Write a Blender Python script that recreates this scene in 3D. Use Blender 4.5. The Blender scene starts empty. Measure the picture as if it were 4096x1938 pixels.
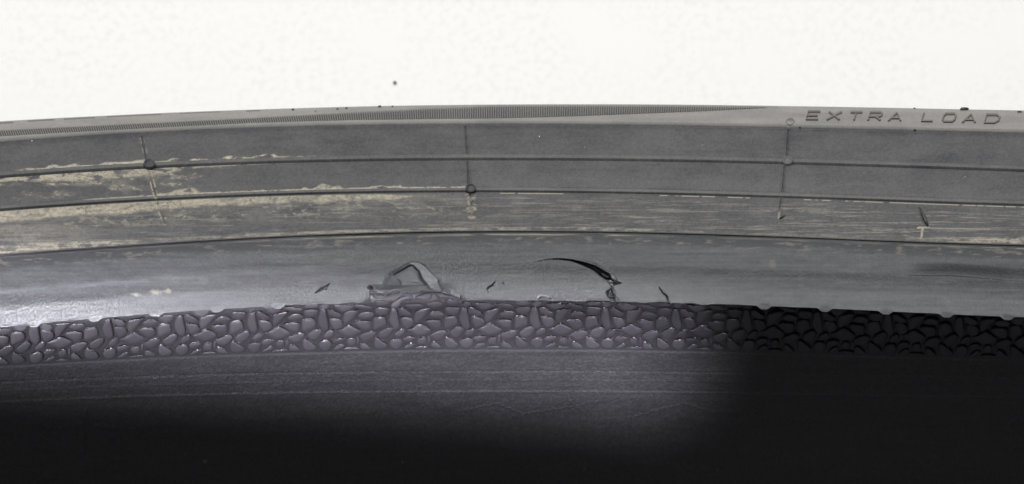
import bpy, math, random
import numpy as np
from mathutils import Vector, Matrix

random.seed(7)
rng = np.random.default_rng(11)
sc = bpy.context.scene
col = sc.collection

# ------------------------------------------------------------------ camera
ALPHA = math.radians(12.0)          # lean of the view away from the plane of the tyre
DIST, WIDTH = 0.50, 0.17            # distance to the bead, width of what is seen there
ZC = 0.316                          # height of the wheel axis over the floor
RB = 0.2185                         # radius where the view axis meets the tyre
Y0 = 0.105
FWD = np.array([0, -math.sin(ALPHA), -math.cos(ALPHA)])
UPV = np.array([0, math.cos(ALPHA), -math.sin(ALPHA)])
RGT = np.array([1.0, 0, 0])
CAM = np.array([0, Y0, ZC - RB]) - DIST * FWD
cd = bpy.data.cameras.new('camera')
cam = bpy.data.objects.new('camera', cd)
col.objects.link(cam)
cam.matrix_world = Matrix(((1, 0, 0, CAM[0]), (0, UPV[1], -FWD[1], CAM[1]), (0, UPV[2], -FWD[2], CAM[2]), (0, 0, 0, 1)))
cd.sensor_width = 36
cd.lens = 36 * DIST / WIDTH
cd.clip_start, cd.clip_end = 0.01, 60
cd.dof.use_dof = True
cd.dof.focus_distance = 0.494
cd.dof.aperture_fstop = 36.0
sc.camera = cam

# ------------------------------------------------------------------ light
w = bpy.data.worlds.new('World')
sc.world = w
w.use_nodes = True
w.node_tree.nodes['Background'].inputs[0].default_value = (0.90, 0.95, 1.0, 1)
w.node_tree.nodes['Background'].inputs[1].default_value = 0.18


def lamp(name, kind, loc, target, energy, color=(1, 1, 1), **kw):
    d = bpy.data.lights.new(name, kind)
    d.energy, d.color = energy, color
    for k, v in kw.items():
        setattr(d, k, v)
    o = bpy.data.objects.new(name, d)
    col.objects.link(o)
    o.location = loc
    o.rotation_euler = (Vector(target) - Vector(loc)).to_track_quat('-Z', 'Y').to_euler()
    return o


# added beam shaping the lit patch inside, ceiling panel, added lamp for bead highlight
AIM, ELEV, REACH, ROLL = Vector((-0.048, 0.0872, ZC - 0.2325)), 100.0, 0.45, -5.2
src = AIM + REACH * Vector((0.0, -math.cos(math.radians(ELEV)), math.sin(math.radians(ELEV))))
wl = lamp('added_beam', 'AREA', src, AIM, 0.046, (0.92, 0.90, 1.0), shape='RECTANGLE', size=0.155, size_y=0.0152, spread=math.radians(3.6))
zz = (src - AIM).normalized()
xx = Matrix.Rotation(math.radians(ROLL), 3, zz) @ (Vector((1, 0, 0)) - zz * zz.x).normalized()
wl.rotation_euler = Matrix((xx, zz.cross(xx), zz)).transposed().to_euler()
lamp('ceiling_panel', 'AREA', (-0.3, 1.7, 1.35), (0, 0.1, 0.1), 64, (1.0, 0.985, 0.97), shape='RECTANGLE', size=1.6, size_y=0.7)
lamp('added_highlight_lamp', 'AREA', (0.26, 0.77, 0.62), (-0.085, 0.10, 0.1), 0.9, (0.97, 0.98, 1.0), shape='RECTANGLE', size=0.16, size_y=0.16)
sc.view_settings.view_transform = 'Standard'
sc.view_settings.look = 'None'
sc.view_settings.exposure = 0.0
sc.view_settings.gamma = 1.0


# ------------------------------------------------------------------ helpers
def mkobj(name, data, parent=None, **props):
    o = bpy.data.objects.new(name, data)
    col.objects.link(o)
    if parent:
        o.parent = parent
    for k, v in props.items():
        o[k] = v
    return o


def mkmesh(name, P, F, mat, smooth=True, attrs=None):
    """P (n,3), F (m,3|4) arrays -> mesh"""
    me = bpy.data.meshes.new(name)
    P = np.ascontiguousarray(P, dtype=np.float32)
    F = np.ascontiguousarray(F, dtype=np.int32)
    k = F.shape[1]
    me.vertices.add(len(P))
    me.vertices.foreach_set('co', P.ravel())
    me.loops.add(F.size)
    me.loops.foreach_set('vertex_index', F.ravel())
    me.polygons.add(len(F))
    me.polygons.foreach_set('loop_start', np.arange(0, F.size, k, dtype=np.int32))
    me.polygons.foreach_set('use_smooth', np.full(len(F), smooth, dtype=bool))
    me.update(calc_edges=True)
    for an, av in (attrs or {}).items():
        a = me.attributes.new(an, 'FLOAT', 'POINT')
        a.data.foreach_set('value', np.ascontiguousarray(av, dtype=np.float32).ravel())
    me.materials.append(mat)
    return me


def pymesh(name, V, F, mat, smooth=True):
    me = bpy.data.meshes.new(name)
    me.from_pydata([tuple(map(float, v)) for v in V], [], F)
    me.update()
    if smooth:
        me.polygons.foreach_set('use_smooth', np.ones(len(me.polygons), dtype=bool))
    me.materials.append(mat)
    return me


def grid_faces(nr, nc, flip=False):
    i = np.arange(nr - 1)[:, None] * nc + np.arange(nc - 1)[None, :]
    f = np.stack([i, i + 1, i + nc + 1, i + nc], -1).reshape(-1, 4)
    return f[:, ::-1] if flip else f


_TAB = rng.random((256, 256)).astype(np.float32)


def vnoise(x, y, seed=0):
    x = x + seed * 17.31
    y = y + seed * 9.77
    xi, yi = np.floor(x).astype(int), np.floor(y).astype(int)
    fx, fy = x - xi, y - yi
    fx, fy = fx * fx * (3 - 2 * fx), fy * fy * (3 - 2 * fy)
    T = lambda a, b: _TAB[a & 255, b & 255]
    return (T(xi, yi) * (1 - fx) + T(xi + 1, yi) * fx) * (1 - fy) + (T(xi, yi + 1) * (1 - fx) + T(xi + 1, yi + 1) * fx) * fy


def fbm(x, y, seed=0, oct=4):
    s, a, t = 0, 0.5, 0
    for k in range(oct):
        s = s + a * vnoise(x * 2 ** k, y * 2 ** k, seed + k * 3)
        t += a
        a *= 0.55
    return s / t


def sst(a, b, x):
    t = np.clip((x - a) / (b - a), 0, 1)
    return t * t * (3 - 2 * t)


def seg_dist(U, V, pts, widths=None):
    """distance to a polyline; with widths: distance minus the local half-width"""
    best = np.full(U.shape, 1e6)
    for k in range(len(pts) - 1):
        ax, ay = pts[k]
        bx, by = pts[k + 1]
        dx, dy = bx - ax, by - ay
        t = np.clip(((U - ax) * dx + (V - ay) * dy) / (dx * dx + dy * dy + 1e-9), 0, 1)
        d = np.hypot(U - ax - t * dx, V - ay - t * dy)
        if widths is not None:
            d = d - (widths[k] * (1 - t) + widths[k + 1] * t)
        best = np.minimum(best, d)
    return best


def poly_sdf(U, V, pts):
    d = seg_dist(U, V, list(pts) + [pts[0]])
    inside = np.zeros(U.shape, bool)
    n = len(pts)
    for k in range(n):
        (x1, y1), (x2, y2) = pts[k], pts[(k + 1) % n]
        c = (y1 > V) != (y2 > V)
        inside ^= c & (U < (x2 - x1) * (V - y1) / (y2 - y1 + 1e-12) + x1)
    return np.where(inside, -d, d)


def box(U, V, pts, m=60):
    p = np.array(pts)
    return np.where((U > p[:, 0].min() - m) & (U < p[:, 0].max() + m) & (V > p[:, 1].min() - m) & (V < p[:, 1].max() + m))


def pchip(x, y):
    x, y = np.array(x, float), np.array(y, float)
    h, d = np.diff(x), np.diff(y) / np.diff(x)
    m = np.zeros(len(x))
    for i in range(1, len(x) - 1):
        if d[i - 1] * d[i] > 0:
            a, b = 2 * h[i] + h[i - 1], h[i] + 2 * h[i - 1]
            m[i] = (a + b) / (a / d[i - 1] + b / d[i])
    m[0], m[-1] = d[0], d[-1]

    def f(q):
        q = np.clip(q, x[0], x[-1])
        i = np.clip(np.searchsorted(x, q, side='right') - 1, 0, len(h) - 1)
        t = (q - x[i]) / h[i]
        return ((1 + 2 * t) * (1 - t) ** 2 * y[i] + t * (1 - t) ** 2 * h[i] * m[i]
                + t * t * (3 - 2 * t) * y[i + 1] + t * t * (t - 1) * h[i] * m[i + 1])
    return f


# ------------------------------------------------------------------ materials
def nodes_of(name):
    m = bpy.data.materials.new(name)
    m.use_nodes = True
    nt = m.node_tree
    return m, nt, nt.nodes['Principled BSDF'], nt.nodes.new, nt.links.new


def rubber(name, dark, light, rough=(0.5, 0.62), bump=0.25, bdist=0.00012, scale=2600, dustcol=(0.31, 0.283, 0.222), spec=0.5, speck=0.0):
    m, nt, b, N, L = nodes_of(name)
    tc = N('ShaderNodeTexCoord')
    at = N('ShaderNodeAttribute'); at.attribute_name = 'tone'
    du = N('ShaderNodeAttribute'); du.attribute_name = 'dust'
    n1 = N('ShaderNodeTexNoise'); n1.inputs['Scale'].default_value = scale; n1.inputs['Detail'].default_value = 3
    n2 = N('ShaderNodeTexNoise'); n2.inputs['Scale'].default_value = scale * 0.06; n2.inputs['Detail'].default_value = 5
    L(tc.outputs['Object'], n1.inputs['Vector']); L(tc.outputs['Object'], n2.inputs['Vector'])
    mx = N('ShaderNodeMix'); mx.data_type = 'RGBA'
    mx.inputs['A'].default_value = (*dark, 1); mx.inputs['B'].default_value = (*light, 1)
    ad = N('ShaderNodeMath'); ad.operation = 'MULTIPLY_ADD'
    ad.inputs[1].default_value = 0.16; L(n2.outputs['Fac'], ad.inputs[0]); L(at.outputs['Fac'], ad.inputs[2])
    ad2 = N('ShaderNodeMath'); ad2.operation = 'SUBTRACT'; ad2.inputs[1].default_value = 0.08; ad2.use_clamp = True
    L(ad.outputs[0], ad2.inputs[0]); L(ad2.outputs[0], mx.inputs['Factor'])
    m2 = N('ShaderNodeMix'); m2.data_type = 'RGBA'
    m2.inputs['B'].default_value = (*dustcol, 1)
    L(mx.outputs['Result'], m2.inputs['A']); L(du.outputs['Fac'], m2.inputs['Factor'])
    out = m2
    if speck > 0:
        vo = N('ShaderNodeTexVoronoi'); vo.inputs['Scale'].default_value = 400
        L(tc.outputs['Object'], vo.inputs['Vector'])
        r1 = N('ShaderNodeMapRange'); r1.inputs['From Min'].default_value = 0.045; r1.inputs['From Max'].default_value = 0.02
        L(vo.outputs['Distance'], r1.inputs['Value'])
        sx = N('ShaderNodeSeparateColor'); L(vo.outputs['Color'], sx.inputs['Color'])
        gt = N('ShaderNodeMath'); gt.operation = 'GREATER_THAN'; gt.inputs[1].default_value = 1 - speck
        L(sx.outputs[0], gt.inputs[0])
        mu = N('ShaderNodeMath'); mu.operation = 'MULTIPLY'; L(gt.outputs[0], mu.inputs[0]); L(r1.outputs['Result'], mu.inputs[1])
        m3 = N('ShaderNodeMix'); m3.data_type = 'RGBA'; m3.inputs['B'].default_value = (0.62, 0.62, 0.6, 1)
        L(m2.outputs['Result'], m3.inputs['A']); L(mu.outputs[0], m3.inputs['Factor'])
        out = m3
    L(out.outputs['Result'], b.inputs['Base Color'])
    rr = N('ShaderNodeMapRange'); rr.inputs['To Min'].default_value = rough[0]; rr.inputs['To Max'].default_value = rough[1]
    L(n2.outputs['Fac'], rr.inputs['Value'])
    ra = N('ShaderNodeMath'); ra.operation = 'MULTIPLY_ADD'; ra.inputs[1].default_value = 0.35
    L(du.outputs['Fac'], ra.inputs[0]); L(rr.outputs['Result'], ra.inputs[2]); L(ra.outputs[0], b.inputs['Roughness'])
    b.inputs['Specular IOR Level'].default_value = spec
    bp = N('ShaderNodeBump'); bp.inputs['Strength'].default_value = bump; bp.inputs['Distance'].default_value = bdist
    L(n1.outputs['Fac'], bp.inputs['Height']); L(bp.outputs['Normal'], b.inputs['Normal'])
    return m


M_SIDE = rubber('sidewall_rubber', (0.030, 0.0315, 0.035), (0.30, 0.285, 0.265), bump=0.35, spec=0.24, speck=0.22)
M_BEAD = rubber('bead_rubber', (0.023, 0.0245, 0.027), (0.19, 0.195, 0.20), rough=(0.46, 0.62), bump=0.4, spec=0.28, speck=0.12)
M_LINER = rubber('liner_rubber', (0.031, 0.0306, 0.0325), (0.12, 0.117, 0.127), rough=(0.42, 0.55), bump=0.9, bdist=0.00020, scale=2600)
M_STONE = rubber('pattern_rubber', (0.044, 0.042, 0.048), (0.13, 0.125, 0.135), rough=(0.48, 0.60), bump=0.7, bdist=0.00014, scale=2300, spec=0.3)
M_LETTER = rubber('letter_rubber', (0.055, 0.050, 0.046), (0.12, 0.11, 0.10), rough=(0.6, 0.7), bump=0.2)
M_BLACK = rubber('black_rubber', (0.012, 0.012, 0.013), (0.04, 0.04, 0.04), rough=(0.5, 0.6), bump=0.3)

# ------------------------------------------------------------------ the curves of the tyre
def curve(pts, deg=4):
    p = np.array(pts, float)
    c = np.polyfit((p[:, 0] - 2048) / 2048, p[:, 1], deg)
    return lambda U: np.polyval(c, (U - 2048) / 2048)


cA = curve([(0, 491), (550, 464), (1000, 445), (1500, 429.5), (2000, 423), (2500, 424.6), (3000, 430.5), (3500, 434), (4096, 449)])
cB = curve([(0, 570), (550, 535), (1000, 511), (1500, 502), (2000, 498), (2500, 502), (3000, 509), (3500, 520), (4096, 534)])
cC = curve([(0, 708), (550, 670), (1000, 653), (1500, 641), (2000, 634.5), (2500, 640), (3000, 649), (3500, 663), (4096, 683)])
cD = curve([(0, 840), (550, 806), (1000, 780), (1500, 769), (2000, 768), (2500, 772), (3000, 785), (3500, 801), (4096, 822)])
cE = curve([(0, 1024), (550, 982), (1000, 960), (1500, 936), (2000, 927.5), (2500, 931.5), (3000, 949), (3500, 963.5), (4096, 985)])
cF = curve([(0, 1228), (550, 1191), (1000, 1153), (1500, 1134), (2000, 1131), (2500, 1138), (3000, 1149), (3500, 1164), (4096, 1191)])
cG = curve([(0, 1317), (550, 1275), (1000, 1238), (1300, 1223), (1900, 1206), (2000, 1206), (2500, 1220), (2700, 1230), (3000, 1233), (3500, 1243), (4096, 1282)])
cH = curve([(0, 1467), (550, 1437), (1000, 1419), (1500, 1405), (2000, 1399), (2500, 1403), (3000, 1414), (3500, 1423), (4096, 1440)])
cI = curve([(0, 1528), (1000, 1494), (2000, 1486), (3000, 1490), (4096, 1506)], 3)
cJ = curve([(0, 1606), (1000, 1572), (2000, 1566), (3000, 1570), (4096, 1588)], 3)

TEAR = [(1440, 1209), (1476, 1202), (1485, 1166), (1521, 1162), (1602, 1159), (1682, 1159), (1711, 1163), (1783, 1166), (1808, 1188), (1846, 1200), (1880, 1206)]
TABS = [138 + 243.2 * k for k in range(-2, 19)]


def toe(U):
    g = cG(U)
    bump = np.zeros_like(U)
    for t in TABS:
        amp = 20 if (t < 1200 or t > 2850) else 6
        d = np.abs(U - t)
        bump = np.maximum(bump, amp * (1 - sst(8, 34, d)))
    g = g + bump - 4
    g = g + 5 * (fbm(U / 60, U * 0, 3, 3) - 0.5) * (1 + 1.2 * sst(1000, 1300, U) * (1 - sst(2700, 2900, U)))
    t = np.array(TEAR)
    tv = np.interp(U, t[:, 0], t[:, 1]) + 9 * (fbm(U / 22, U * 0, 13, 3) - 0.5)
    k = sst(1436, 1470, U) * (1 - sst(1850, 1884, U))
    return g * (1 - k) + tv * k


UREF = 2050.0


class Surf:
    """a sheet of the tyre: rows V over columns U, each row a ring of radius r"""

    def __init__(self, stations, radii, sigma=9.0):
        self.st = stations
        self.vref = [float(np.atleast_1d(s(np.array([UREF])))[0]) for s in stations]
        f0 = pchip(*radii)
        x0, x1 = radii[0][0], radii[0][-1]
        q = np.arange(x0, x1 + 0.5, 1.0)
        y = f0(q)
        pad = int(3 * sigma)
        yl_ = y[0] - (y[1:pad + 1] - y[0])[::-1]
        yr_ = y[-1] + (y[-1] - y[-pad - 1:-1])[::-1]
        kk = np.exp(-0.5 * (np.arange(-pad, pad + 1) / sigma) ** 2)
        y = np.convolve(np.concatenate([yl_, y, yr_]), kk / kk.sum(), 'valid')
        self.r = lambda v: np.interp(v, q, y)

    def v_of(self, U, vr):          # reference row -> row at column U
        vs = [s(U) for s in self.st]
        out = np.zeros(np.broadcast(U, vr).shape)
        vr = np.broadcast_to(vr, out.shape)
        for k in range(len(vs) - 1):
            a, b = self.vref[k], self.vref[k + 1]
            m = ((vr > a) | (k == 0)) & ((vr <= b) | (k == len(vs) - 2))
            f = (vr - a) / (b - a)
            out = np.where(m, vs[k] * (1 - f) + vs[k + 1] * f, out)
        return out

    def vr_of(self, U, V):
        vs = [s(U) for s in self.st]
        out = np.full(np.broadcast(U, V).shape, self.vref[0])
        for k in range(len(vs) - 1):
            f = (V - vs[k]) / (vs[k + 1] - vs[k])
            out = np.where(f > 0, self.vref[k] + np.clip(f, 0, 1) * (self.vref[k + 1] - self.vref[k]), out)
        return out

    def pos(self, U, V, h=0.0):
        U, V = np.asarray(U, float), np.asarray(V, float)
        return ray(U, V, self.r(self.vr_of(U, V)) - h)

    def frame(self, U, V):
        U, V = np.array([float(U)]), np.array([float(V)])
        p = self.pos(U, V)[0]
        dx = self.pos(U + 4, V)[0] - self.pos(U - 4, V)[0]
        dv = self.pos(U, V + 4)[0] - self.pos(U, V - 4)[0]
        ex = dx / np.linalg.norm(dx)
        n = np.cross(dv, dx); n /= np.linalg.norm(n)
        if np.dot(n, FWD) > 0:
            n = -n
        ey = np.cross(n, ex)
        return p, ex, ey, n


def ray(U, V, r):
    """where the line of sight through the photograph's (U, V) meets the ring of radius r around the axis"""
    a = (U - 2048) / 4096 * WIDTH / DIST
    b = -(V - 969) / 4096 * WIDTH / DIST
    d = FWD + a[..., None] * RGT + b[..., None] * UPV
    ox, oz = CAM[0], CAM[2] - ZC
    A = d[..., 0] ** 2 + d[..., 2] ** 2
    B = ox * d[..., 0] + oz * d[..., 2]
    Cc = ox * ox + oz * oz - r * r
    t = (-B + np.sqrt(np.maximum(B * B - A * Cc, 0))) / A
    return CAM + t[..., None] * d


cTop = lambda U: cA(U)
S_SIDE = Surf([cA, cB, cC, cD, cE],
              ([423, 428, 436, 450, 470, 492, 500, 506, 560, 634, 700, 768, 850, 928],
               [0.2440, 0.2424, 0.2412, 0.2402, 0.2393, 0.2384, 0.2383, 0.2380, 0.2352, 0.2318, 0.2290, 0.2270, 0.2238, 0.2206]))
S_BEAD = Surf([cE, cF, lambda U: np.minimum(cG(U) - 20, toe(U) - 9), toe],
              ([928, 960, 1000, 1060, 1110, 1131, 1160, 1195, 1203],
               [0.2206, 0.2194, 0.2183, 0.2171, 0.2161, 0.2156, 0.2148, 0.2139, 0.2137]), 20.0)
cGb = lambda U: cG(U) - 4
cK = lambda U: cJ(U) + 372
cT = lambda U: cG(U) - 90
cL = lambda U: cK(U) + 170
S_LIN = Surf([cT, cGb, cH, cI, cJ, cK, cL],
             ([1116, 1202, 1260, 1330, 1399, 1486, 1566, 1750, 1938, 2108],
              [0.2176, 0.2164, 0.2200, 0.2254, 0.2312, 0.2370, 0.2420, 0.2535, 0.2650, 0.2755]), 14.0)

UC = np.concatenate([np.arange(-300, -20, 10.0), np.arange(-20, 4120, 2.8), np.arange(4120, 4400, 10.0)])


def sheet_normals(P):
    du = np.gradient(P, axis=1)
    dv = np.gradient(P, axis=0)
    n = np.cross(du, dv)
    n /= np.linalg.norm(n, axis=-1, keepdims=True) + 1e-12
    s = np.sign((n @ FWD))
    return n * np.where(s > 0, -1, 1)[..., None]


# ------------------------------------------------------------------ the tyre
tyre = mkobj('tyre', None)
tyre['label'] = 'worn black car tyre with torn bead and pebbled lining standing on the white floor'
tyre['category'] = 'tyre'
tyre.empty_display_size = 0.1

# ---- outer sidewall
VR = np.concatenate([np.arange(423, 515, 1.6), np.arange(515, 928.1, 2.2)])
VR[-1] = min(VR[-1], 927.5)
U, Vr = np.meshgrid(UC, VR)
V = S_SIDE.v_of(U, Vr)
P = ray(U, V, S_SIDE.r(Vr))
Nn = sheet_normals(P)
B_, C_, D_, E_ = cB(U), cC(U), cD(U), cE(U)
h = np.zeros(U.shape)
mm = 1e-3
# the ledge under the lettering
h += mm * 0.20 * (1 - sst(-9, 5, V - B_)) - mm * 0.04 * np.exp(-((V - B_ - 4) / 5) ** 2)
h += mm * 0.12 * np.exp(-((V - B_ + 14) / 6) ** 2)
# the two ribs and the rim line
for c, a in ((C_, 1.0), (D_, 0.8)):
    d = V - c
    h += mm * 0.15 * a * sst(-19, -14, d) * (1 - sst(-3, 0, d))
    h -= mm * 0.50 * a * np.exp(-((d - 1.5) / 2.4) ** 2)
d = V - E_
h += mm * 0.15 * sst(-30, -4, d) * (1 - sst(-4, -1, d))
h += mm * 0.05 * (fbm(U / 300, V / 30, 5) - 0.5) + mm * 0.02 * (fbm(U / 18, V / 18, 8, 3) - 0.5)
ticks = [[(568, 548), (586, 641)], [(598, 690), (625, 789)], [(632, 813), (640, 843), (662, 892)],
         [(1862, 509), (1869, 617)], [(1870, 641), (1875, 740)], [(1881, 779), (1888, 858)],
         [(3153, 521), (3148, 626)], [(3139, 668), (3130, 767)], [(3125, 794), (3114, 872)]]
tickd = np.full(U.shape, 1e3)
for t in ticks:
    k = box(U, V, t, 20)
    tickd[k] = np.minimum(tickd[k], seg_dist(U[k], V[k], t))
h += mm * 0.12 * np.exp(-((tickd - 6) / 3) ** 2) - mm * 0.45 * np.exp(-(tickd / 2.5) ** 2)
P0 = P

# dried clay and dust, each smear where it lies on the rubber
wu = U + 70 * (fbm(U / 60, V / 40, 23, 3) - 0.5); wv = V + 34 * (fbm(U / 50, V / 30, 25, 3) - 0.5)
n_f = fbm(wu / 40, wv / 12, 21, 6)
n_b = fbm(U / 90, V / 26, 31, 5)
n_s = fbm(U / 120, V / 3.2, 41, 4)
n_x = fbm((wu + V * 1.2) / 34, (wv - 0.25 * U) / 12, 51, 6)
dust = np.zeros(U.shape)


def add(m):
    global dust
    dust = np.maximum(dust, np.clip(m, 0, 1))


dD, dC, dE = V - D_, V - C_, V - E_
fade = 1 - sst(1840, 1900, U)
wid = np.interp(U, [0, 500, 900, 1200, 1500, 1800, 1890], [52, 50, 40, 38, 34, 22, 8])
off = np.interp(U, [0, 800, 1500, 1890], [6, 6, 8, 26])
body = sst(off - 3, off + 3, dD) * (1 - sst(wid * 0.75, wid * 1.15, dD + 30 * (n_b - 0.5)))
add(body * fade * (0.26 + 0.70 * sst(0.22, 0.68, n_f + 0.25 * (n_b - 0.5) + 0.12 * (1 - sst(700, 1500, U)))))
add(sst(off + 4, off + 16, dD) * (1 - sst(70, 130, dD)) * fade * sst(0.54, 0.72, n_x) * 0.45)
# over the lower rib: a thin line with spikes
spk = 4 + 34 * np.clip(vnoise(U / 34, U * 0, 7) - 0.55, 0, 1) + 22 * np.exp(-((U - 1292) / 26) ** 2) + 9 * np.exp(-((U - 1530) / 40) ** 2) + 20 * np.exp(-((U - 730) / 60) ** 2)
add((1 - sst(spk * 0.6, spk * 1.15, -(dD + 15))) * (dD < -14) * sst(280, 420, U) * (1 - sst(1840, 1885, U)) * sst(0.25, 0.42, n_f))
# round the upper rib on the left
spk = 5 + 22 * np.clip(vnoise(U / 44, U * 0, 17) - 0.4, 0, 1)
add((1 - sst(spk * 0.7, spk * 1.2, -(dC + 17))) * (dC < -16) * sst(40, 110, U) * (1 - sst(1050, 1350, U)) * sst(0.38, 0.5, n_f + 0.1 * (1 - sst(500, 700, U))))
lo = np.interp(U, [0, 300, 620, 800, 1240], [26, 50, 42, 14, 6])
add((dC > 5) * (1 - sst(lo * 0.6, lo, dC)) * (1 - sst(1225, 1245, U)) * sst(0.42, 0.56, n_f + 0.08 * sst(150, 330, U)) * np.where(U > 700, 0.75, 0.9))
add((dC > 8) * (1 - sst(70, 118, dC)) * (1 - sst(700, 1000, U)) * sst(0.57, 0.70, n_x * 0.6 + n_b * 0.45) * 0.8)
# above the rim line
hE = np.interp(U, [0, 300, 500, 900, 1600, 2500, 3000, 3700, 4096], [52, 40, 30, 22, 16, 18, 12, 26, 40])
aE = np.interp(U, [0, 450, 560, 900, 1700, 2450, 2700, 3600, 3900, 4096], [0.95, 0.85, 0.35, 0.55, 0.6, 0.8, 0.3, 0.25, 0.7, 0.8])
add((1 - sst(hE * 0.5, hE, -(dE + 5))) * (dE < -5) * aE * sst(0.36, 0.6, 0.55 * n_f + 0.45 * n_s))
# long rubbed streaks on the right
zone = sst(12, 30, dD) * (1 - sst(-30, -10, dE))
add(zone * sst(0.56, 0.80, n_s) * (0.06 + 0.24 * sst(1500, 2200, U)) * sst(0.38, 0.6, fbm(U / 260, V / 40, 61)))
add(zone * sst(0.62, 0.72, fbm(U / 240, V / 8, 66)) * 0.20)
add(zone * (1 - sst(200, 500, U)) * 0.28 * sst(0.5, 0.65, fbm(U / 260, V / 16, 69)))
add(sst(2, 12, dD) * (1 - sst(60, 150, dD)) * fade * 0.14 * sst(0.35, 0.7, n_b))
add((dC > 4) * (1 - sst(60, 130, dC)) * (1 - sst(500, 1000, U)) * 0.30 * sst(0.40, 0.7, n_b))
dust *= 0.60 + 0.9 * (fbm(U / 8, V / 6, 83, 4) - 0.42) + 0.35 * (fbm(U / 90, V / 20, 84, 4) - 0.4)
dust *= 1 - 0.8 * (1 - sst(0.006, 0.022, np.abs(fbm(U / 60, V / 26, 85, 4) - 0.5))) * (n_b > 0.5)
# pale thread under the lower rib
on = ((U > 2000) & (U < 2270)) | ((U > 2640) & (U < 2860)) | ((U > 2910) & (U < 3000)) | (U > 3380) | ((U > 3215) & (U < 3330))
add(np.exp(-((dD - 7) / 2.0) ** 2) * on * 0.85 * sst(0.2, 0.35, vnoise(U / 16, U * 0, 77)))
# clay packed beside the left tick, chalk round the middle one
add(sst(2, 5, tickd) * (1 - sst(7, 13, tickd)) * (1 - sst(760, 900, U)) * 0.7 * sst(0.48, 0.62, n_f) * (0.4 + 0.6 * (U > 600)))
add((1 - sst(14, 26, tickd)) * (U < 2100) * (U > 1700) * (V > 775) * 0.5 * sst(0.45, 0.65, n_x))
add((1 - sst(3, 6, tickd)) * (U > 3000) * (V > 845) * 0.6 * sst(0.35, 0.5, n_f))
for p_, wd in (([(3672, 912), (3716, 910)], 4), ([(3690, 914), (3684, 956)], 5)):
    add((1 - sst(wd - 2.5, wd + 1.5, seg_dist(U, V, p_))) * (0.2 + 0.8 * fbm(U / 9, V / 9, 87, 3)))
add(np.exp(-((V - 913 - (U - 3700) * 0.02) / 2) ** 2) * (U > 3700) * (U < 3960) * 0.5)
# clean flakes inside the clay
dust *= 1 - 0.9 * sst(0.63, 0.68, fbm(U / 40, V / 12, 91, 4)) * (dD < 0)

tone = 0.08 + 0.14 * (fbm(U / 6, V / 5, 94, 3) - 0.5) + 0.04 * (n_b - 0.5) + 0.03 * (fbm(U / 500, V / 40, 95) - 0.5)
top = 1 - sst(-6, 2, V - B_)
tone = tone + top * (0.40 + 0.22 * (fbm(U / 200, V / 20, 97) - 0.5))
lo_ = np.array([(-300, 590), (-60, 562), (0, 548), (550, 519), (1000, 496), (1400, 484), (1800, 478), (2000, 476), (2300, 467), (2600, 456), (2900, 444), (3060, 436), (3100, 400)], float)
hi_ = np.array([(-300, 570), (-60, 540), (0, 527), (550, 500), (1000, 478), (1400, 455), (1700, 440), (1880, 433), (2000, 427), (2300, 425), (2600, 427), (2900, 431), (3060, 433), (3100, 440)], float)
rb = sst(-2, 2, V - np.interp(U, hi_[:, 0], hi_[:, 1])) * (1 - sst(-2, 2, V - np.interp(U, lo_[:, 0], lo_[:, 1])))
tone = tone * (1 - rb) + 0.13 * rb  # band darkened: shade of the gaps between ribs put into the tone
h_rib = -mm * 0.30 * rb
tone += 0.14 * sst(0.55, 0.8, n_s) * zone
tone -= 0.05 * (1 - sst(0, 26, V - B_)) * (V > B_)  # soft shade below the ledge, painted into the tone
for c in (C_, D_):
    tone += 0.07 * sst(-17, -13, V - c) * (1 - sst(-6, -2, V - c)) * (0.4 + fbm(U / 200, V / 9, 88, 3))  # thin highlight along each rib top, painted into the tone
tone -= 0.03 * sst(0.55, 0.8, fbm(U / 130, V / 18, 99)) * (1 - top)
P = P0 + Nn * (h + h_rib)[..., None]
# the far side of the shoulder, down to the tread
yA, rA = P[0, :, 1], np.hypot(P[0, :, 0], P[0, :, 2] - ZC)
th = np.arctan2(P[0, :, 0], -(P[0, :, 2] - ZC))
POST = [(-0.0007, 0.0025), (-0.0022, 0.007), (-0.006, 0.016), (-0.012, 0.030), (-0.020, 0.046), (-0.028, 0.058)]
ext = []
for dy, dr in POST:
    rr = rA + dr
    ext.append(np.stack([rr * np.sin(th), yA + dy, ZC - rr * np.cos(th)], -1))
ext = np.array(ext)[::-1]
PP = np.concatenate([ext, P], 0)
z6 = np.zeros((len(POST), len(UC)))
dust_a, tone_a = np.concatenate([z6, dust], 0), np.concatenate([z6 + 0.4, tone], 0)
mkobj('sidewall', mkmesh('sidewall', PP.reshape(-1, 3), grid_faces(PP.shape[0], PP.shape[1], True), M_SIDE,
      attrs={'dust': dust_a, 'tone': tone_a}), tyre)
END_SIDE = [PP[:, 0], PP[:, -1]]
AT = [[(tone_a[:, k], dust_a[:, k])] for k in (0, -1)]

# ---- bead with its cuts
VR = np.concatenate([np.arange(928, 960, 2.0), np.arange(960, 1203, 2.0), [1203.0]])
U, Vr = np.meshgrid(UC, VR)
V = S_BEAD.v_of(U, Vr)
P = ray(U, V, S_BEAD.r(Vr))
Nn = sheet_normals(P)
dE, dF = V - cE(U), V - cF(U)
h2 = np.zeros(U.shape)
h = -mm * 0.22 * np.exp(-((dE - 3) / 2.8) ** 2)
h += mm * 0.05 * (fbm(U / 420, V / 46, 105, 4) - 0.5) * sst(20, 60, dE)
h += mm * 0.015 * (fbm(U / 14, V / 14, 108, 3) - 0.5)
h += mm * 0.16 * np.exp(-((dF + 72) / 26) ** 2)
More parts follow.
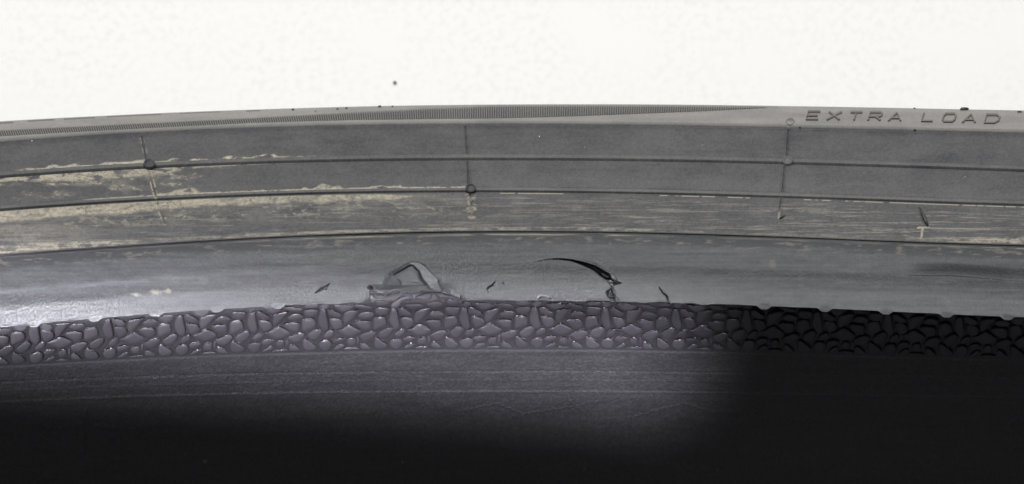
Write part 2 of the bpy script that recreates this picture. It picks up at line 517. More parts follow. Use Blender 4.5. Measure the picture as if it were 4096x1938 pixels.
# crease in the heel, far right, and its shade put into the tone further down
cr = [(3640, 1104), (3720, 1105), (3800, 1104), (3920, 1114), (4096, 1128), (4400, 1150)]
k = box(U, V, cr, 90)
dd = V[k] - np.interp(U[k], [p[0] for p in cr], [p[1] for p in cr])
h[k] -= mm * 0.50 * sst(-58, -6, dd) * (1 - sst(-5, 3, dd)) * sst(3580, 3720, U[k])
dust = np.zeros(U.shape)
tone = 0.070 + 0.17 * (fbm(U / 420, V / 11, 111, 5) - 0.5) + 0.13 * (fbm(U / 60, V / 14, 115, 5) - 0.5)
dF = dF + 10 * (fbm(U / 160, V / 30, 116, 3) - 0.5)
tone += 0.16 * sst(-12, 10, dF) * (0.7 + 0.6 * (fbm(U / 300, V / 9, 117) - 0.5)) + 0.24 * sst(-14, 26, dF) * (1 - sst(50, 1150, U)) * (0.6 + 0.8 * fbm(U / 70, V / 12, 118, 4)) + 0.22 * np.exp(-((dF + 60) / 9) ** 2) * (1 - sst(300, 1400, U)) * fbm(U / 120, V / 8, 119, 4)  # paler worn base; left highlight and its streak painted in, partly whitish scuffing
dl = dE
add(np.exp(-((dl - 10) / 3.5) ** 2) * np.interp(U, [0, 900, 1200, 2450, 2550, 3300, 3850, 4000], [0.1, 0.1, 0.6, 0.6, 0.15, 0.2, 0.3, 0.9]) * sst(0.30, 0.75, fbm(U / 90, V / 6, 121, 6)))
add(sst(4, 20, dl) * (1 - sst(30, 70, dl)) * sst(0.55, 0.75, fbm(U / 40, V / 9, 123, 6)) * 0.2)
tone -= 0.12 * sst(6, 16, dl) * (1 - sst(24, 60, dl)) * sst(0.2, 0.6, fbm(U / 300, V / 20, 126))  # shading beneath the rim line put into the tone
tone += 0.10 * (fbm(U / 9, V / 7, 131, 3) - 0.5) + 0.05 * sst(0.62, 0.75, fbm(U / 50, V / 22, 132, 5))
for cx, cy, rx, ry in ((625, 1170, 28, 14), (670, 1164, 18, 12), (545, 1180, 22, 8)):
    add((1 - sst(0.2, 1.1, np.hypot((U - cx) / rx, (V - cy) / ry) + 1.2 * (fbm(U / 9, V / 9, 133) - 0.5))) * 0.38)
add((1 - sst(0.5, 1.0, np.hypot((U - 3090) / 18, (V - 1057) / 24))) * 0.13)

Z2 = lambda pts: [(1440 + x * 0.1805, 1020 + y * 0.1805) for x, y in pts]
Z6 = lambda pts: [(2150 + x * 0.2329, 1020 + y * 0.2329) for x, y in pts]
tone -= 0.14 * np.exp(-((U - 3830) / 170) ** 2 - ((V - 1086) / 20) ** 2)  # soft dark patch: shade of the far-right crease painted in
# the torn dome
dome = Z2([(200, 730), (330, 650), (490, 610), (540, 480), (650, 370), (860, 270), (1110, 165), (1300, 165), (1450, 255), (1620, 430),
           (1760, 510), (1900, 650), (2050, 770), (2280, 920), (2260, 1040), (1900, 900), (1500, 900), (900, 900), (200, 1040)])
k = box(U, V, dome, 30)
u, v = U[k], V[k]
s0 = poly_sdf(u, v, dome)
wob = 9 * (fbm(u / 16, v / 16, 141, 3) - 0.5)
rec = 0.55 * (1 - sst(-22, 3, s0 + wob)) + 0.45 * (1 - sst(-55, -8, s0 + wob))
hh = h[k] - mm * 0.55 * rec + mm * 0.10 * rec * (fbm(u / 14, v / 10, 142, 4) - 0.5)
tt = tone[k] * (1 - rec) + rec * (-0.02 + 0.16 * (fbm(u / 24, v / 16, 143, 4) - 0.5))  # shade of the recess put into the tone
slab = Z2([(860, 390), (1110, 245), (1170, 245), (1310, 370), (1380, 540), (1490, 640), (1200, 650), (900, 690), (840, 560)])
m = 1 - sst(-18, 5, poly_sdf(u, v, slab))
hh = hh * (1 - m) + m * mm * (-0.45 + 0.30 * (u - 1590) / 120 + 0.15 * (v - 1090) / 60)
tt = tt * (1 - m) + m * (0.07 + 0.12 * (fbm(u / 20, v / 14, 144, 4) - 0.5))
flap = Z2([(1110, 175), (1300, 172), (1450, 258), (1620, 435), (1740, 570), (1830, 775), (1640, 720), (1510, 640), (1380, 520), (1310, 360), (1180, 240)])
sf_ = poly_sdf(u, v, flap)
m = 1 - sst(-1.5, 2.5, sf_)
hh = hh * (1 - m) + m * mm * (0.02 + 0.16 * np.sin(np.clip(-sf_ / 14, 0, 1.57)) - 0.30 * (u - 1640) / 120)
tt = tt * (1 - m) + m * (0.34 + 0.14 * (fbm(u / 24, v / 18, 145, 4) - 0.5))  # flap lightened: its highlight is in the tone
lip = Z2([(250, 745), (600, 725), (900, 695), (1290, 635), (1480, 645), (1490, 900), (1340, 900), (900, 900), (250, 900)])
m = 1 - sst(-2.5, 2.5, poly_sdf(u, v, lip) + 3 * (fbm(u / 12, v / 12, 147) - 0.5))
hh = hh * (1 - m) + m * mm * (-0.38 + 0.10 * (v - 1140) / 20)
tt = tt * (1 - m) + m * (0.20 + 0.2 * (fbm(u / 16, v / 10, 146) - 0.5))  # light falling on the lip painted in as a paler strip
hq = np.zeros(u.shape)
for line, wd, dp in ((Z2([(760, 440), (860, 380), (1110, 245), (1170, 240), (1310, 365), (1370, 520), (1430, 600), (1500, 640)]), [0.0, 0.0, 0.0, 0.2, 0.4, 1.0, 0.9, 0.2], 2.0),
                     (Z2([(1730, 570), (1780, 670), (1830, 770)]), [0.1, 0.7, 0.3], 1.6),
                     (Z2([(200, 725), (260, 725)]), [4.5, 3.5], 3.0), (Z2([(2240, 935), (2260, 970)]), [3, 2.5], 3.0),
                     (Z2([(250, 770), (300, 800)]), [1.5, 0.5], 1.5), (Z2([(840, 540), (900, 620)]), [0.2, 1.2], 0.6)):
    m = 1 - sst(-1.0, 2.0, seg_dist(u, v, line, wd))
    hq = np.maximum(hq, m * mm * dp)
    tt = tt * (1 - m)
h2[k] = np.maximum(h2[k], hq)
h[k], tone[k] = hh, tt
# the long gash, its lower hole and the smaller nicks
gash = Z6([(180, 82), (400, 70), (600, 90), (800, 138), (1000, 203), (1150, 293), (1235, 340), (1268, 440), (1310, 440), (1440, 485), (1310, 525), (1285, 545),
           (1240, 500), (1180, 430), (1060, 350), (960, 262), (800, 192), (600, 114), (400, 84)])
hole = Z6([(1278, 575), (1190, 622), (1200, 680), (1225, 730), (1320, 745), (1335, 700), (1290, 650)])
nick1 = [(1259, 1174), (1284, 1152), (1302, 1146), (1322, 1131), (1308, 1150), (1306, 1162), (1297, 1156), (1280, 1166)]
for poly, dp, soft in ((gash, 6.0, 5.0), (hole, 3.0, 5.0), (nick1, 2.0, 2.5)):
    k = box(U, V, poly, 14)
    m = 1 - sst(-soft, soft * 0.3, poly_sdf(U[k], V[k], poly) + 1.6 * (fbm(U[k] / 9, V[k] / 9, 151, 3) - 0.5))
    h2[k] = np.maximum(h2[k], m * mm * dp)
    tone[k] *= 1 - m
    dust[k] *= 1 - m
gl = Z6([(600, 92), (800, 140), (1000, 205), (1150, 295), (1235, 345)])
k = box(U, V, gl, 24)
h[k] += mm * 0.22 * np.exp(-(seg_dist(U[k], V[k] + 4, gl) / 7) ** 2) * sst(2290, 2400, U[k])
pale = Z6([(1160, 285), (1250, 310), (1345, 390), (1355, 440), (1290, 430), (1250, 350)])
k = box(U, V, pale, 10)
m = 1 - sst(-2, 3, poly_sdf(U[k], V[k], pale)); h[k] += m * mm * 0.35; tone[k] += m * 0.25  # raised piece by the gash, its lit look put into the tone
torn = Z6([(1290, 560), (1240, 600), (1180, 640), (1200, 720), (1240, 790), (1400, 800), (1350, 720), (1330, 640)])
k = box(U, V, torn, 16)
m = 1 - sst(-7, 6, poly_sdf(U[k], V[k], torn) + 8 * (fbm(U[k] / 10, V[k] / 10, 153, 3) - 0.5)); h[k] -= m * mm * 0.3; tone[k] -= 0.10 * m
for line, wd, dp in ((Z6([(-60, 150), (60, 105), (190, 82)]), [0.0, 0.4, 0.8], 0.3), (Z6([(1282, 535), (1270, 580)]), [1.2, 1.8], 2.0), (Z6([(1300, 730), (1340, 790), (1330, 840)]), [1.5, 0.8, 1.2], 1.0), ([(1952, 1167), (1951, 1155), (1958, 1147), (1968, 1144), (1979, 1130)], [1.5, 2, 2, 2, 0.8], 1.0),
                     ([(2638, 1152), (2650, 1172), (2667, 1186), (2671, 1200), (2675, 1218)], [0.5, 1.6, 2.0, 1.6, 1.2], 1.2),
                     ([(2010, 1132), (2016, 1138)], [1, 1], 0.5)):
    k = box(U, V, line, 14)
    m = 1 - sst(-1.0, 1.6, seg_dist(U[k], V[k], line, wd))
    h2[k] = np.maximum(h2[k], m * mm * dp)
    tone[k] *= 1 - m
sight = (P - CAM) / np.linalg.norm(P - CAM, axis=-1, keepdims=True)
P = P + Nn * h[..., None] + sight * h2[..., None]
# the toe turns under
last = P[-1]
thl = np.arctan2(last[:, 0], -(last[:, 2] - ZC)); rl = np.hypot(last[:, 0], last[:, 2] - ZC)
lipr = []
for dy, dr in ((-0.00012, 0.00018), (-0.00014, 0.0006), (0.0002, 0.0035)):
    rr = rl + dr
    lipr.append(np.stack([rr * np.sin(thl), last[:, 1] + dy, ZC - rr * np.cos(thl)], -1))
PP = np.concatenate([P, np.array(lipr)], 0)
z3 = np.zeros((3, len(UC)))
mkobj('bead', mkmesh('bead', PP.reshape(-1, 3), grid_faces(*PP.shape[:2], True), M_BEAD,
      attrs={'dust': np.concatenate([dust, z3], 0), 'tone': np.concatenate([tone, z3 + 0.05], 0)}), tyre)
END_BEAD = [PP[:-1, 0], PP[:-1, -1]]
z2 = np.zeros(2)
for k in (0, 1):
    AT[k].append((np.append(tone[:, -k], z2), np.append(dust[:, -k], z2)))

# ---- inner liner
VR = np.concatenate([np.arange(1116, 1660, 3.0), np.arange(1660, 2107, 5.0)])
U, Vr = np.meshgrid(UC, VR)
V = S_LIN.v_of(U, Vr)
P = ray(U, V, S_LIN.r(Vr))
Nn = sheet_normals(P)
dH, dI, dJ = V - cH(U), V - cI(U), V - cJ(U)
h = mm * 0.10 * sst(-1, 2, dH) - mm * 0.16 * np.exp(-((dI) / 3) ** 2) + mm * 0.14 * np.exp(-((dJ) / 3) ** 2)
h += mm * 0.08 * np.exp(-((dI - 36) / 2.5) ** 2)
h += mm * 0.16 * (fbm(U / 8, V / 7, 201, 3) - 0.5) * sst(0, 6, dH) + mm * 0.2 * (fbm(U / 500, V / 60, 204) - 0.5)
creases = [[(1850, 1640), (1990, 1612), (2090, 1655), (2250, 1632), (2390, 1602)], [(2510, 1672), (2650, 1632), (2740, 1612)], [(2740, 1612), (2850, 1645), (3000, 1640)],
           [(380, 1700), (500, 1716), (640, 1690)], [(0, 1860), (90, 1850)], [(200, 1720), (330, 1690)], [(345, 1640), (342, 1800)], [(110, 1790), (190, 1725)],
           [(2280, 1600), (2350, 1660)], [(420, 1830), (520, 1845)], [(1320, 1660), (1330, 1740)], [(2900, 1700), (2960, 1860)], [(3050, 1760), (3200, 1880)]]
for cdk in creases:
    k = box(U, V, cdk, 16)
    h[k] += mm * 0.15 * np.exp(-(seg_dist(U[k], V[k] + 5 * (fbm(U[k] / 20, V[k] / 20, 206) - 0.5), cdk) / 3.4) ** 2)
tone = 0.09 + 0.38 * (fbm(U / 6, V / 5, 207, 2) - 0.5) * sst(0, 6, dH) + 0.2 * (fbm(U / 160, V / 12, 209) - 0.5)
tone = np.where(dH < 0, 0.02, tone)  # same rubber, darkened between the pebbles to paint the shade of the gaps
tone += 0.25 * np.exp(-((dJ) / 3) ** 2) + 0.2 * np.exp(-((dH - 3) / 3) ** 2)
dust = np.zeros(U.shape)
for x, y, rr in ((820, 1845, 9), (740, 1815, 5), (1610, 1848, 5), (2338, 1877, 5), (2870, 1880, 4)):
    add((1 - sst(0.6, 1, np.hypot(U - x, V - y) / rr)) * 0.5)
P = P + Nn * h[..., None]
mkobj('inner_liner', mkmesh('inner_liner', P.reshape(-1, 3), grid_faces(*P.shape[:2], True), M_LINER,
      attrs={'dust': dust, 'tone': tone}), tyre)
END_LIN = [P[:, 0], P[:, -1]]
for k in (0, 1):
    AT[k].append((tone[:, -k], dust[:, -k]))

# ---- the rest of the ring: inside crown, other sidewall, tread, and the arc out of view
def yr(a):
    return np.stack([a[:, 1], np.hypot(a[:, 0], a[:, 2] - ZC)], -1)


def revolve(prof, t0, t1, n):
    t = np.linspace(t0, t1, n)
    y, r = prof[:, 0][:, None], prof[:, 1][:, None]
    Q = np.stack([r * np.sin(t), y + 0 * t, ZC - r * np.cos(t)], -1)
    return Q


pl = 0.5 * (yr(END_LIN[0]) + yr(END_LIN[1]))
ps = 0.5 * (yr(END_SIDE[0]) + yr(END_SIDE[1]))
pb = 0.5 * (yr(END_BEAD[0]) + yr(END_BEAD[1]))
yl, rl = pl[-1]
ysh, rsh = ps[0]
WALL = np.array([(yl + 0.010, rl - 0.0075), (yl - 0.008, 0.286), (yl - 0.018, 0.296), (yl - 0.030, 0.301), (0.0, 0.302), (-0.055, 0.301), (-0.085, 0.296), (-0.103, 0.284),
                 (-0.112, 0.266), (-0.113, 0.248), (-0.108, 0.232), (-0.102, 0.222), (-0.100, 0.2145), (-0.102, 0.2138), (-0.111, 0.2150),
                 (-0.117, 0.2172), (-0.119, 0.221), (-0.120, 0.232), (-0.124, 0.248), (-0.126, 0.262), (-0.124, 0.280), (-0.118, 0.296), (-0.110, 0.307)])
trd = []
for y in (-0.100, -0.085):
    trd.append((y, 0.3135))
for g in (-0.07, -0.025, 0.02, 0.06):
    trd += [(g - 0.005, 0.316), (g - 0.004, 0.309), (g + 0.004, 0.309), (g + 0.005, 0.316)]
trd += [(0.082, 0.3145), (ysh - 0.010, 0.309), (ysh - 0.0015, rsh + 0.001), (ysh + 0.002, rsh - 0.012)]
parts = []
nv = 0
VS, FS = [], []
for prof, a, b, n in ((np.concatenate([WALL, trd]), 0, 2 * math.pi, 241),):
    Q = revolve(prof, a, b, n)
    VS.append(Q.reshape(-1, 3)); FS.append(grid_faces(*Q.shape[:2]) + nv); nv += Q.shape[0] * Q.shape[1]
pv = np.concatenate(VS); pf = np.concatenate(FS)
mkobj('carcass', mkmesh('carcass', pv, pf, M_LINER, attrs={'dust': np.zeros(len(pv)), 'tone': np.full(len(pv), 0.2)}), tyre)
def ends(k):
    return np.concatenate([e[k][::3] for e in (END_SIDE, END_BEAD, END_LIN)] + [END_LIN[k][-1:]])


L_, R_ = ends(0), ends(1)
ang = lambda a: np.arctan2(a[:, 0], ZC - a[:, 2])[:, None]
t = np.linspace(0, 1, 200)[None, :]
tb = t * t * (3 - 2 * t)
A_ = ang(R_) + t * (2 * math.pi + ang(L_) - ang(R_))
y_ = yr(R_)[:, :1] * (1 - tb) + yr(L_)[:, :1] * tb
r_ = yr(R_)[:, 1:] * (1 - tb) + yr(L_)[:, 1:] * tb
Q = np.stack([r_ * np.sin(A_), y_, ZC - r_ * np.cos(A_)], -1)
pv = Q.reshape(-1, 3)
att = [[np.concatenate([a[q][::3] for a in AT[k]] + [AT[k][-1][q][-1:]])[:, None] for q in (0, 1)] for k in (0, 1)]
wl_ = (1 - tb) * att[1][0] + tb * att[0][0]
du_ = sst(0.12, 0.0, t) * att[1][1] + sst(0.80, 1.0, t) * att[0][1]
mkobj('upper_arc', mkmesh('upper_arc', pv, grid_faces(*Q.shape[:2]), M_SIDE, attrs={'dust': du_, 'tone': wl_}), tyre)


# ------------------------------------------------------------------ pebble pattern on the liner
def stone_geo(outline, height, lean=(0, 0)):
    """outline: list of 2-D local points -> rings of a rounded raised pebble"""
    o = np.array(outline)
    n = len(o)
    c = o.mean(0)
    V_, F_ = [], []
    rings = ((1.13, -0.5), (1.10, 0.12), (1.04, 0.60), (0.89, 0.92), (0.52, 1.08))
    # a smoother outline: two rounds of corner cutting
    q = np.empty((2 * n, 2))
    q[0::2] = 0.72 * o + 0.28 * np.roll(o, -1, 0)
    q[1::2] = 0.28 * o + 0.72 * np.roll(o, -1, 0)
    o = q
    q = np.empty((4 * n, 2))
    q[0::2] = 0.72 * o + 0.28 * np.roll(o, -1, 0)
    q[1::2] = 0.28 * o + 0.72 * np.roll(o, -1, 0)
    o = q; n = len(o)
    for k_, hgt in rings:
        for p in o:
            q_ = c + (p - c) * k_
            V_.append((q_[0] + lean[0] * hgt * height, q_[1] + lean[1] * hgt * height, hgt * height))
    V_.append((c[0] + lean[0] * height, c[1] + lean[1] * height, height * 1.12))
    for a in range(len(rings) - 1):
        for b in range(n):
            F_.append((a * n + b, a * n + (b + 1) % n, (a + 1) * n + (b + 1) % n, (a + 1) * n + b))
    t = (len(rings) - 1) * n
    for b in range(n):
        F_.append((t + b, t + (b + 1) % n, len(V_) - 1))
    return V_, F_


def P_(s):
    return [tuple(float(a) for a in t.split(',')) for t in s.split(';')]


def lean_of(p, ex, ey, n, k=0.95):
    v = (CAM - p) / np.linalg.norm(CAM - p)
    return (k * (v @ ex) / (v @ n), k * (v @ ey) / (v @ n))


UNIT = [  # (name of row, outline in the enlargement, own object?)
    (0, '650,250;760,236;870,232;960,242;1018,285;960,332;860,368;770,352;700,312', 1),
    (0, '1035,245;1140,240;1240,268;1385,292;1340,338;1180,332;1060,292', 1),
    (0, '1420,212;1560,200;1685,218;1694,260;1600,288;1460,278', 1),
    (0, '1722,228;1800,190;1885,212;1900,265;1820,310;1740,302', 1),
    (1, '1430,312;1560,305;1700,318;1690,400;1610,462;1490,455;1420,400', 1),
    (1, '535,318;620,308;680,368;775,408;795,455;740,492;650,482;570,442;528,390', 1),
    (1, '848,402;920,370;1010,345;1115,328;1132,370;1070,450;1000,530;920,592;860,602;832,540;838,470', 1),
    (1, '1180,388;1280,388;1380,412;1412,460;1350,502;1230,512;1130,488;1122,450', 1),
    (1, '396,346;420,328;480,328;506,346;516,420;537,520;554,620;548,692;490,718;430,692;374,610;352,520;372,450', 1),
    (2, '595,488;700,493;790,528;824,600;803,660;730,698;660,693;618,640;576,560', 1),
    (2, '1055,558;1150,538;1280,548;1344,568;1348,650;1322,712;1240,728;1150,692;1078,640;1046,600', 1),
    (2, '1398,508;1500,478;1614,488;1645,600;1634,652;1530,692;1440,724;1398,692;1392,600', 1),
    (3, '690,725;800,702;900,630;960,618;1060,680;1165,742;1110,792;1000,834;900,834;800,792', 1),
    (3, '1175,802;1280,758;1370,738;1455,790;1402,862;1330,922;1230,928;1148,882;1135,840', 1),
    (3, '1488,790;1580,722;1680,668;1755,700;1762,762;1700,852;1600,894;1520,868', 1),
    (3, '468,806;540,742;622,702;664,750;642,812;560,852;488,862', 1),
    (4, '636,892;720,850;820,858;864,890;800,942;700,972;628,932', 1),
    (4, '905,912;960,870;1042,878;1064,950;1032,1012;950,1018;896,970', 1),
    (4, '418,912;520,888;602,920;614,1000;572,1072;500,1112;418,1082;368,1010;388,950', 1),
    (4, '1418,872;1478,874;1560,938;1642,990;1664,1042;1600,1094;1480,1094;1408,1040;1408,950', 1),
    (4, '1166,958;1230,968;1300,1020;1354,1082;1290,1094;1188,1084;1146,1030', 0),
    (4, '634,1086;740,1000;800,978;854,1010;800,1052;720,1094', 0),
    (4, '856,1060;1000,1050;1124,1060;1112,1086;980,1096;866,1088', 0),
    (4, '1500,905;1590,898;1612,938;1550,932', 0),
    (4, '1085,870;1130,850;1130,960;1085,1000', 0),
]
CAPS = [-158, 135, 428, 717, 1006, 1290, 1573, 1854, 2136, 2419, 2701, 2984, 3267, 3550, 3835]
REF = 1854.0
UNIT_UV = []
for row, st, own in UNIT:
    o = np.array([(1760 + x * 0.21333, 1160 + y * 0.21333) for x, y in P_(st)])
    UNIT_UV.append((row, own, o - np.array([REF, 0]) - np.stack([0 * o[:, 0], cH(o[:, 0])], -1)))


def stone_at(uv, hmax, k=1.0):
    cu, cv = uv.mean(0)
    p, ex, ey, n = S_LIN.frame(cu, cv)
    q = S_LIN.pos(uv[:, 0], uv[:, 1]) - p
    loc = np.stack([q @ ex, q @ ey], -1)
    size = math.sqrt(abs(0.5 * np.sum(loc[:, 0] * np.roll(loc[:, 1], 1) - loc[:, 1] * np.roll(loc[:, 0], 1))))
    Vv, Ff = stone_geo(loc, min(hmax, 0.26 * size) * k, lean_of(p, ex, ey, n))
    M = Matrix(((ex[0], ey[0], n[0], p[0]), (ex[1], ey[1], n[1], p[1]), (ex[2], ey[2], n[2], p[2]), (0, 0, 0, 1)))
    return Vv, Ff, M


def has_attr(me, tone_):
    for an, v in (('tone', tone_), ('dust', 0.0)):
        a = me.attributes.new(an, 'FLOAT', 'POINT')
        a.data.foreach_set('value', np.full(len(me.vertices), v, dtype=np.float32))


sv, sf = [], []
n_own = 0
for cap in CAPS:
    for row, own, off in UNIT_UV:
        uv = off + np.array([cap, 0])
        uv = uv + np.stack([0 * uv[:, 0], cH(uv[:, 0])], -1)
        c0 = uv.mean(0)
        if c0[0] < -120 or c0[0] > 4200:
            continue
        uv = c0 + (uv - c0) * random.uniform(0.97, 1.03) + rng.normal(0, 0.6, uv.shape)
        g = float(toe(np.array([c0[0]]))[0])
        if c0[1] < g - 8 or (row == 0 and 1470 < c0[0] < 1850):
            continue
        Vv, Ff, M = stone_at(uv, 0.00064, (1.0 if row < 3 else 0.85) * random.uniform(0.85, 1.1))
        if own and n_own < 288 and -30 < c0[0] < 4126:
            me = pymesh('pebble', Vv, Ff, M_STONE); has_attr(me, random.uniform(0.10, 0.32))
            o = mkobj('pebble', me, tyre)
            o.matrix_world = M
            n_own += 1
        else:
            b0 = len(sv)
            sv += [tuple(M @ Vector(v)) for v in Vv]
            sf += [tuple(i + b0 for i in f) for f in Ff]
me = pymesh('small_pebbles', sv, sf, M_STONE); has_attr(me, 0.26)
mkobj('small_pebbles', me, tyre, kind='stuff')
# pebbles laid bare by the tear
BARE = ['260,848;380,838;520,888;522,932;400,952;280,942', '570,932;640,860;740,792;870,812;862,862;780,912;680,944', '1060,782;1150,740;1260,758;1344,800;1332,852;1220,862;1100,852',
        '690,1082;770,1020;880,940;960,872;1090,880;1182,922;1130,982;1000,1030;900,1070;860,1140;760,1162;690,1132', '1208,942;1350,880;1480,830;1582,840;1584,920;1520,1012;1380,1032;1258,990',
        '1646,830;1800,830;1930,880;2034,930;1900,962;1780,962;1690,902', '338,1022;440,990;560,1020;644,1072;560,1112;420,1132;338,1082',
        '1008,1082;1180,1080;1300,1070;1404,1112;1380,1172;1200,1202;1040,1182', '1440,1092;1600,1040;1700,1010;1832,1060;1852,1112;1760,1172;1560,1172', '1898,1002;2000,960;2150,1010;2204,1052;2120,1092;1980,1102;1908,1062',
        '2250,1060;2330,1030;2430,1060;2440,1130;2340,1160;2260,1120']
for s in BARE:
    Vv, Ff, M = stone_at(np.array(Z2(P_(s))), 0.00075, 1.15)
    me = pymesh('pebble', Vv, Ff, M_STONE); has_attr(me, 0.08)
    mkobj('pebble', me, tyre).matrix_world = M
# the pale nub of rubber under the toe between the two tears
# ------------------------------------------------------------------ things moulded on the sidewall
def bar_geo(surf, pts, half, height, base=-0.0001, taper=0.7):
    """a raised bar along a polyline given on the sheet: flat top, sloping flanks"""
    V_, F_ = [], []
    pts = np.array(pts, float)
    n = len(pts)
    for i in range(n):
        t = pts[min(i + 1, n - 1)] - pts[max(i - 1, 0)]
        t = t / (np.linalg.norm(t) + 1e-9)
        nn = np.array([-t[1], t[0]])
        for s_, hg in ((-1, base), (-taper, height), (taper, height), (1, base)):
            q = pts[i] + nn * half * s_
            if i == 0:
                q = q - t * half * (0.6 if hg == base else 0.2)
            if i == n - 1:
                q = q + t * half * (0.6 if hg == base else 0.2)
            V_.append(surf_up(surf, q[0], q[1], hg))
    for i in range(n - 1):
        for k in range(3):
            a = i * 4 + k
            F_.append((a, a + 1, a + 5, a + 4))
    F_.append((0, 3, 2, 1))
    e = (n - 1) * 4
    F_.append((e, e + 1, e + 2, e + 3))
    return V_, F_


def surf_up(surf, u, v, h):
    p, ex, ey, n = surf.frame(u, max(v, float(cA(np.array([u]))[0]) + 4.2) if surf is S_SIDE else v)
    return p + n * h


def joined(name, bars, mat, tone_=0.3, parent=tyre, **kw):
    V_, F_ = [], []
    for bv, bf in bars:
        b0 = len(V_)
        V_ += list(bv); F_ += [tuple(i + b0 for i in f) for f in bf]
    me = pymesh(name, V_, F_, mat, smooth=False); has_attr(me, tone_)
    return mkobj(name, me, parent, **kw)


GL = {  # letter strokes in a unit cell, y down
    'E': [[(1, 0), (0, 0), (0, 1), (1, 1)], [(0, .5), (.85, .5)]],
    'X': [[(0, 0), (1, 1)], [(1, 0), (0, 1)]],
    'T': [[(0, 0), (1, 0)], [(.5, 0), (.5, 1)]],
    'R': [[(0, 1), (0, 0), (.85, 0), (1, .15), (1, .4), (.85, .52), (0, .52)], [(.5, .52), (1, 1)]],
    'A': [[(0, 1), (.5, 0), (1, 1)], [(.22, .66), (.78, .66)]],
    'L': [[(0, 0), (0, 1), (1, 1)]],
    'O': [[(.15, 0), (.85, 0), (1, .25), (1, .75), (.85, 1), (.15, 1), (0, .75), (0, .25), (.15, 0)]],
    'D': [[(0, 0), (.75, 0), (1, .3), (1, .7), (.75, 1), (0, 1), (0, 0)]],
}
LET = [('E', 3228, 3274, 454, 483), ('X', 3312, 3360, 456, 484), ('T', 3398, 3442, 457, 485), ('R', 3476, 3524, 458, 486), ('A', 3558, 3606, 460, 488),
       ('L', 3690, 3732, 462, 490), ('O', 3772, 3820, 463, 492), ('A', 3854, 3904, 466, 495), ('D', 3942, 3996, 467, 497)]
for ch, x0, x1, y0, y1 in LET:
    bars = []
    for st in GL[ch]:
        pts = [(x0 + x * (x1 - x0) + (1 - y) * 9 - 3, y0 + y * (y1 - y0)) for x, y in st]
        bars.append(bar_geo(S_SIDE, pts, 5.0, 0.00050, -0.0001, 0.55))
    joined('letter', bars, M_LETTER, 0.55)

# serrated band: fine ribs that slide over the crest
bars = []
x = -50.0
while x < 3110:
    a, b = np.interp(x, hi_[:, 0], hi_[:, 1]), np.interp(x, lo_[:, 0], lo_[:, 1])
    if x > 3060:
        a = b = float(cA(np.array([x]))[0]) + 3
        a -= 2; b += 2
    lean = np.interp(x, [0, 1200, 1900, 3000], [-9, -7, 0, 3])
    a = max(a, float(cA(np.array([x]))[0]) + 1.0)
    b = max(b, a + 3)
    bars.append(bar_geo(S_SIDE, [(x + lean * (0.5 - t), a + (b - a) * t) for t in ((0, .25, .5, .75, 1) if b - a > 12 else (0, 1))], 2.5, 0.00026, -0.0002, 0.5))
    x += 9.2
joined('serration', bars, M_SIDE, 0.44, kind='stuff')

# raised slivers of the maker's lettering on the crest, left
for x0, x1, dv in ((-20, 52, 5), (112, 216, 3), (256, 378, 3), (428, 645, 2), (720, 880, 1), (985, 1040, 2)):
    pts = [(xx, float(cA(np.array([xx]))[0]) + dv + 2) for xx in np.linspace(x0, x1, 8)]
    joined('raised_mark', [bar_geo(S_SIDE, pts, 2.6, 0.0003, 0.0, 0.7)], M_LETTER, 0.6)


def disc(name, u, v, rpx, hgt, tone_, mat):
    p, ex, ey, n = S_SIDE.frame(u, v)
    R = rpx * WIDTH / 4096
    prof = [(1.12, -0.0002), (1.08, hgt * 0.8), (0.98, hgt), (0.86, hgt), (0.78, hgt * 0.55), (0.3, hgt * 0.6), (0.0, hgt * 0.62)]
    N_ = 20
    V_, F_ = [], []
    for k, hz in prof[:-1]:
        for i in range(N_):
            t = 2 * math.pi * i / N_
            V_.append(p + ex * R * k * math.cos(t) + ey * R * k * math.sin(t) + n * hz)
    V_.append(p + n * prof[-1][1])
    for a in range(len(prof) - 2):
        for i in range(N_):
            F_.append((a * N_ + i, a * N_ + (i + 1) % N_, (a + 1) * N_ + (i + 1) % N_, (a + 1) * N_ + i))
    t = (len(prof) - 2) * N_
    for i in range(N_):
        F_.append((t + i, t + (i + 1) % N_, len(V_) - 1))
    me = pymesh(name, V_, F_, mat); has_attr(me, tone_)
    return mkobj(name, me, tyre)


disc('vent_disc', 597, 664, 22, 0.0008, 0.03, M_SIDE)
disc('vent_disc', 1883, 758, 19, 0.0006, 0.04, M_SIDE)
disc('vent_disc', 3151, 649, 20, 0.00055, 0.20, M_SIDE)
disc('vent_disc', 3161, 491, 17, 0.00035, 0.3, M_SIDE)


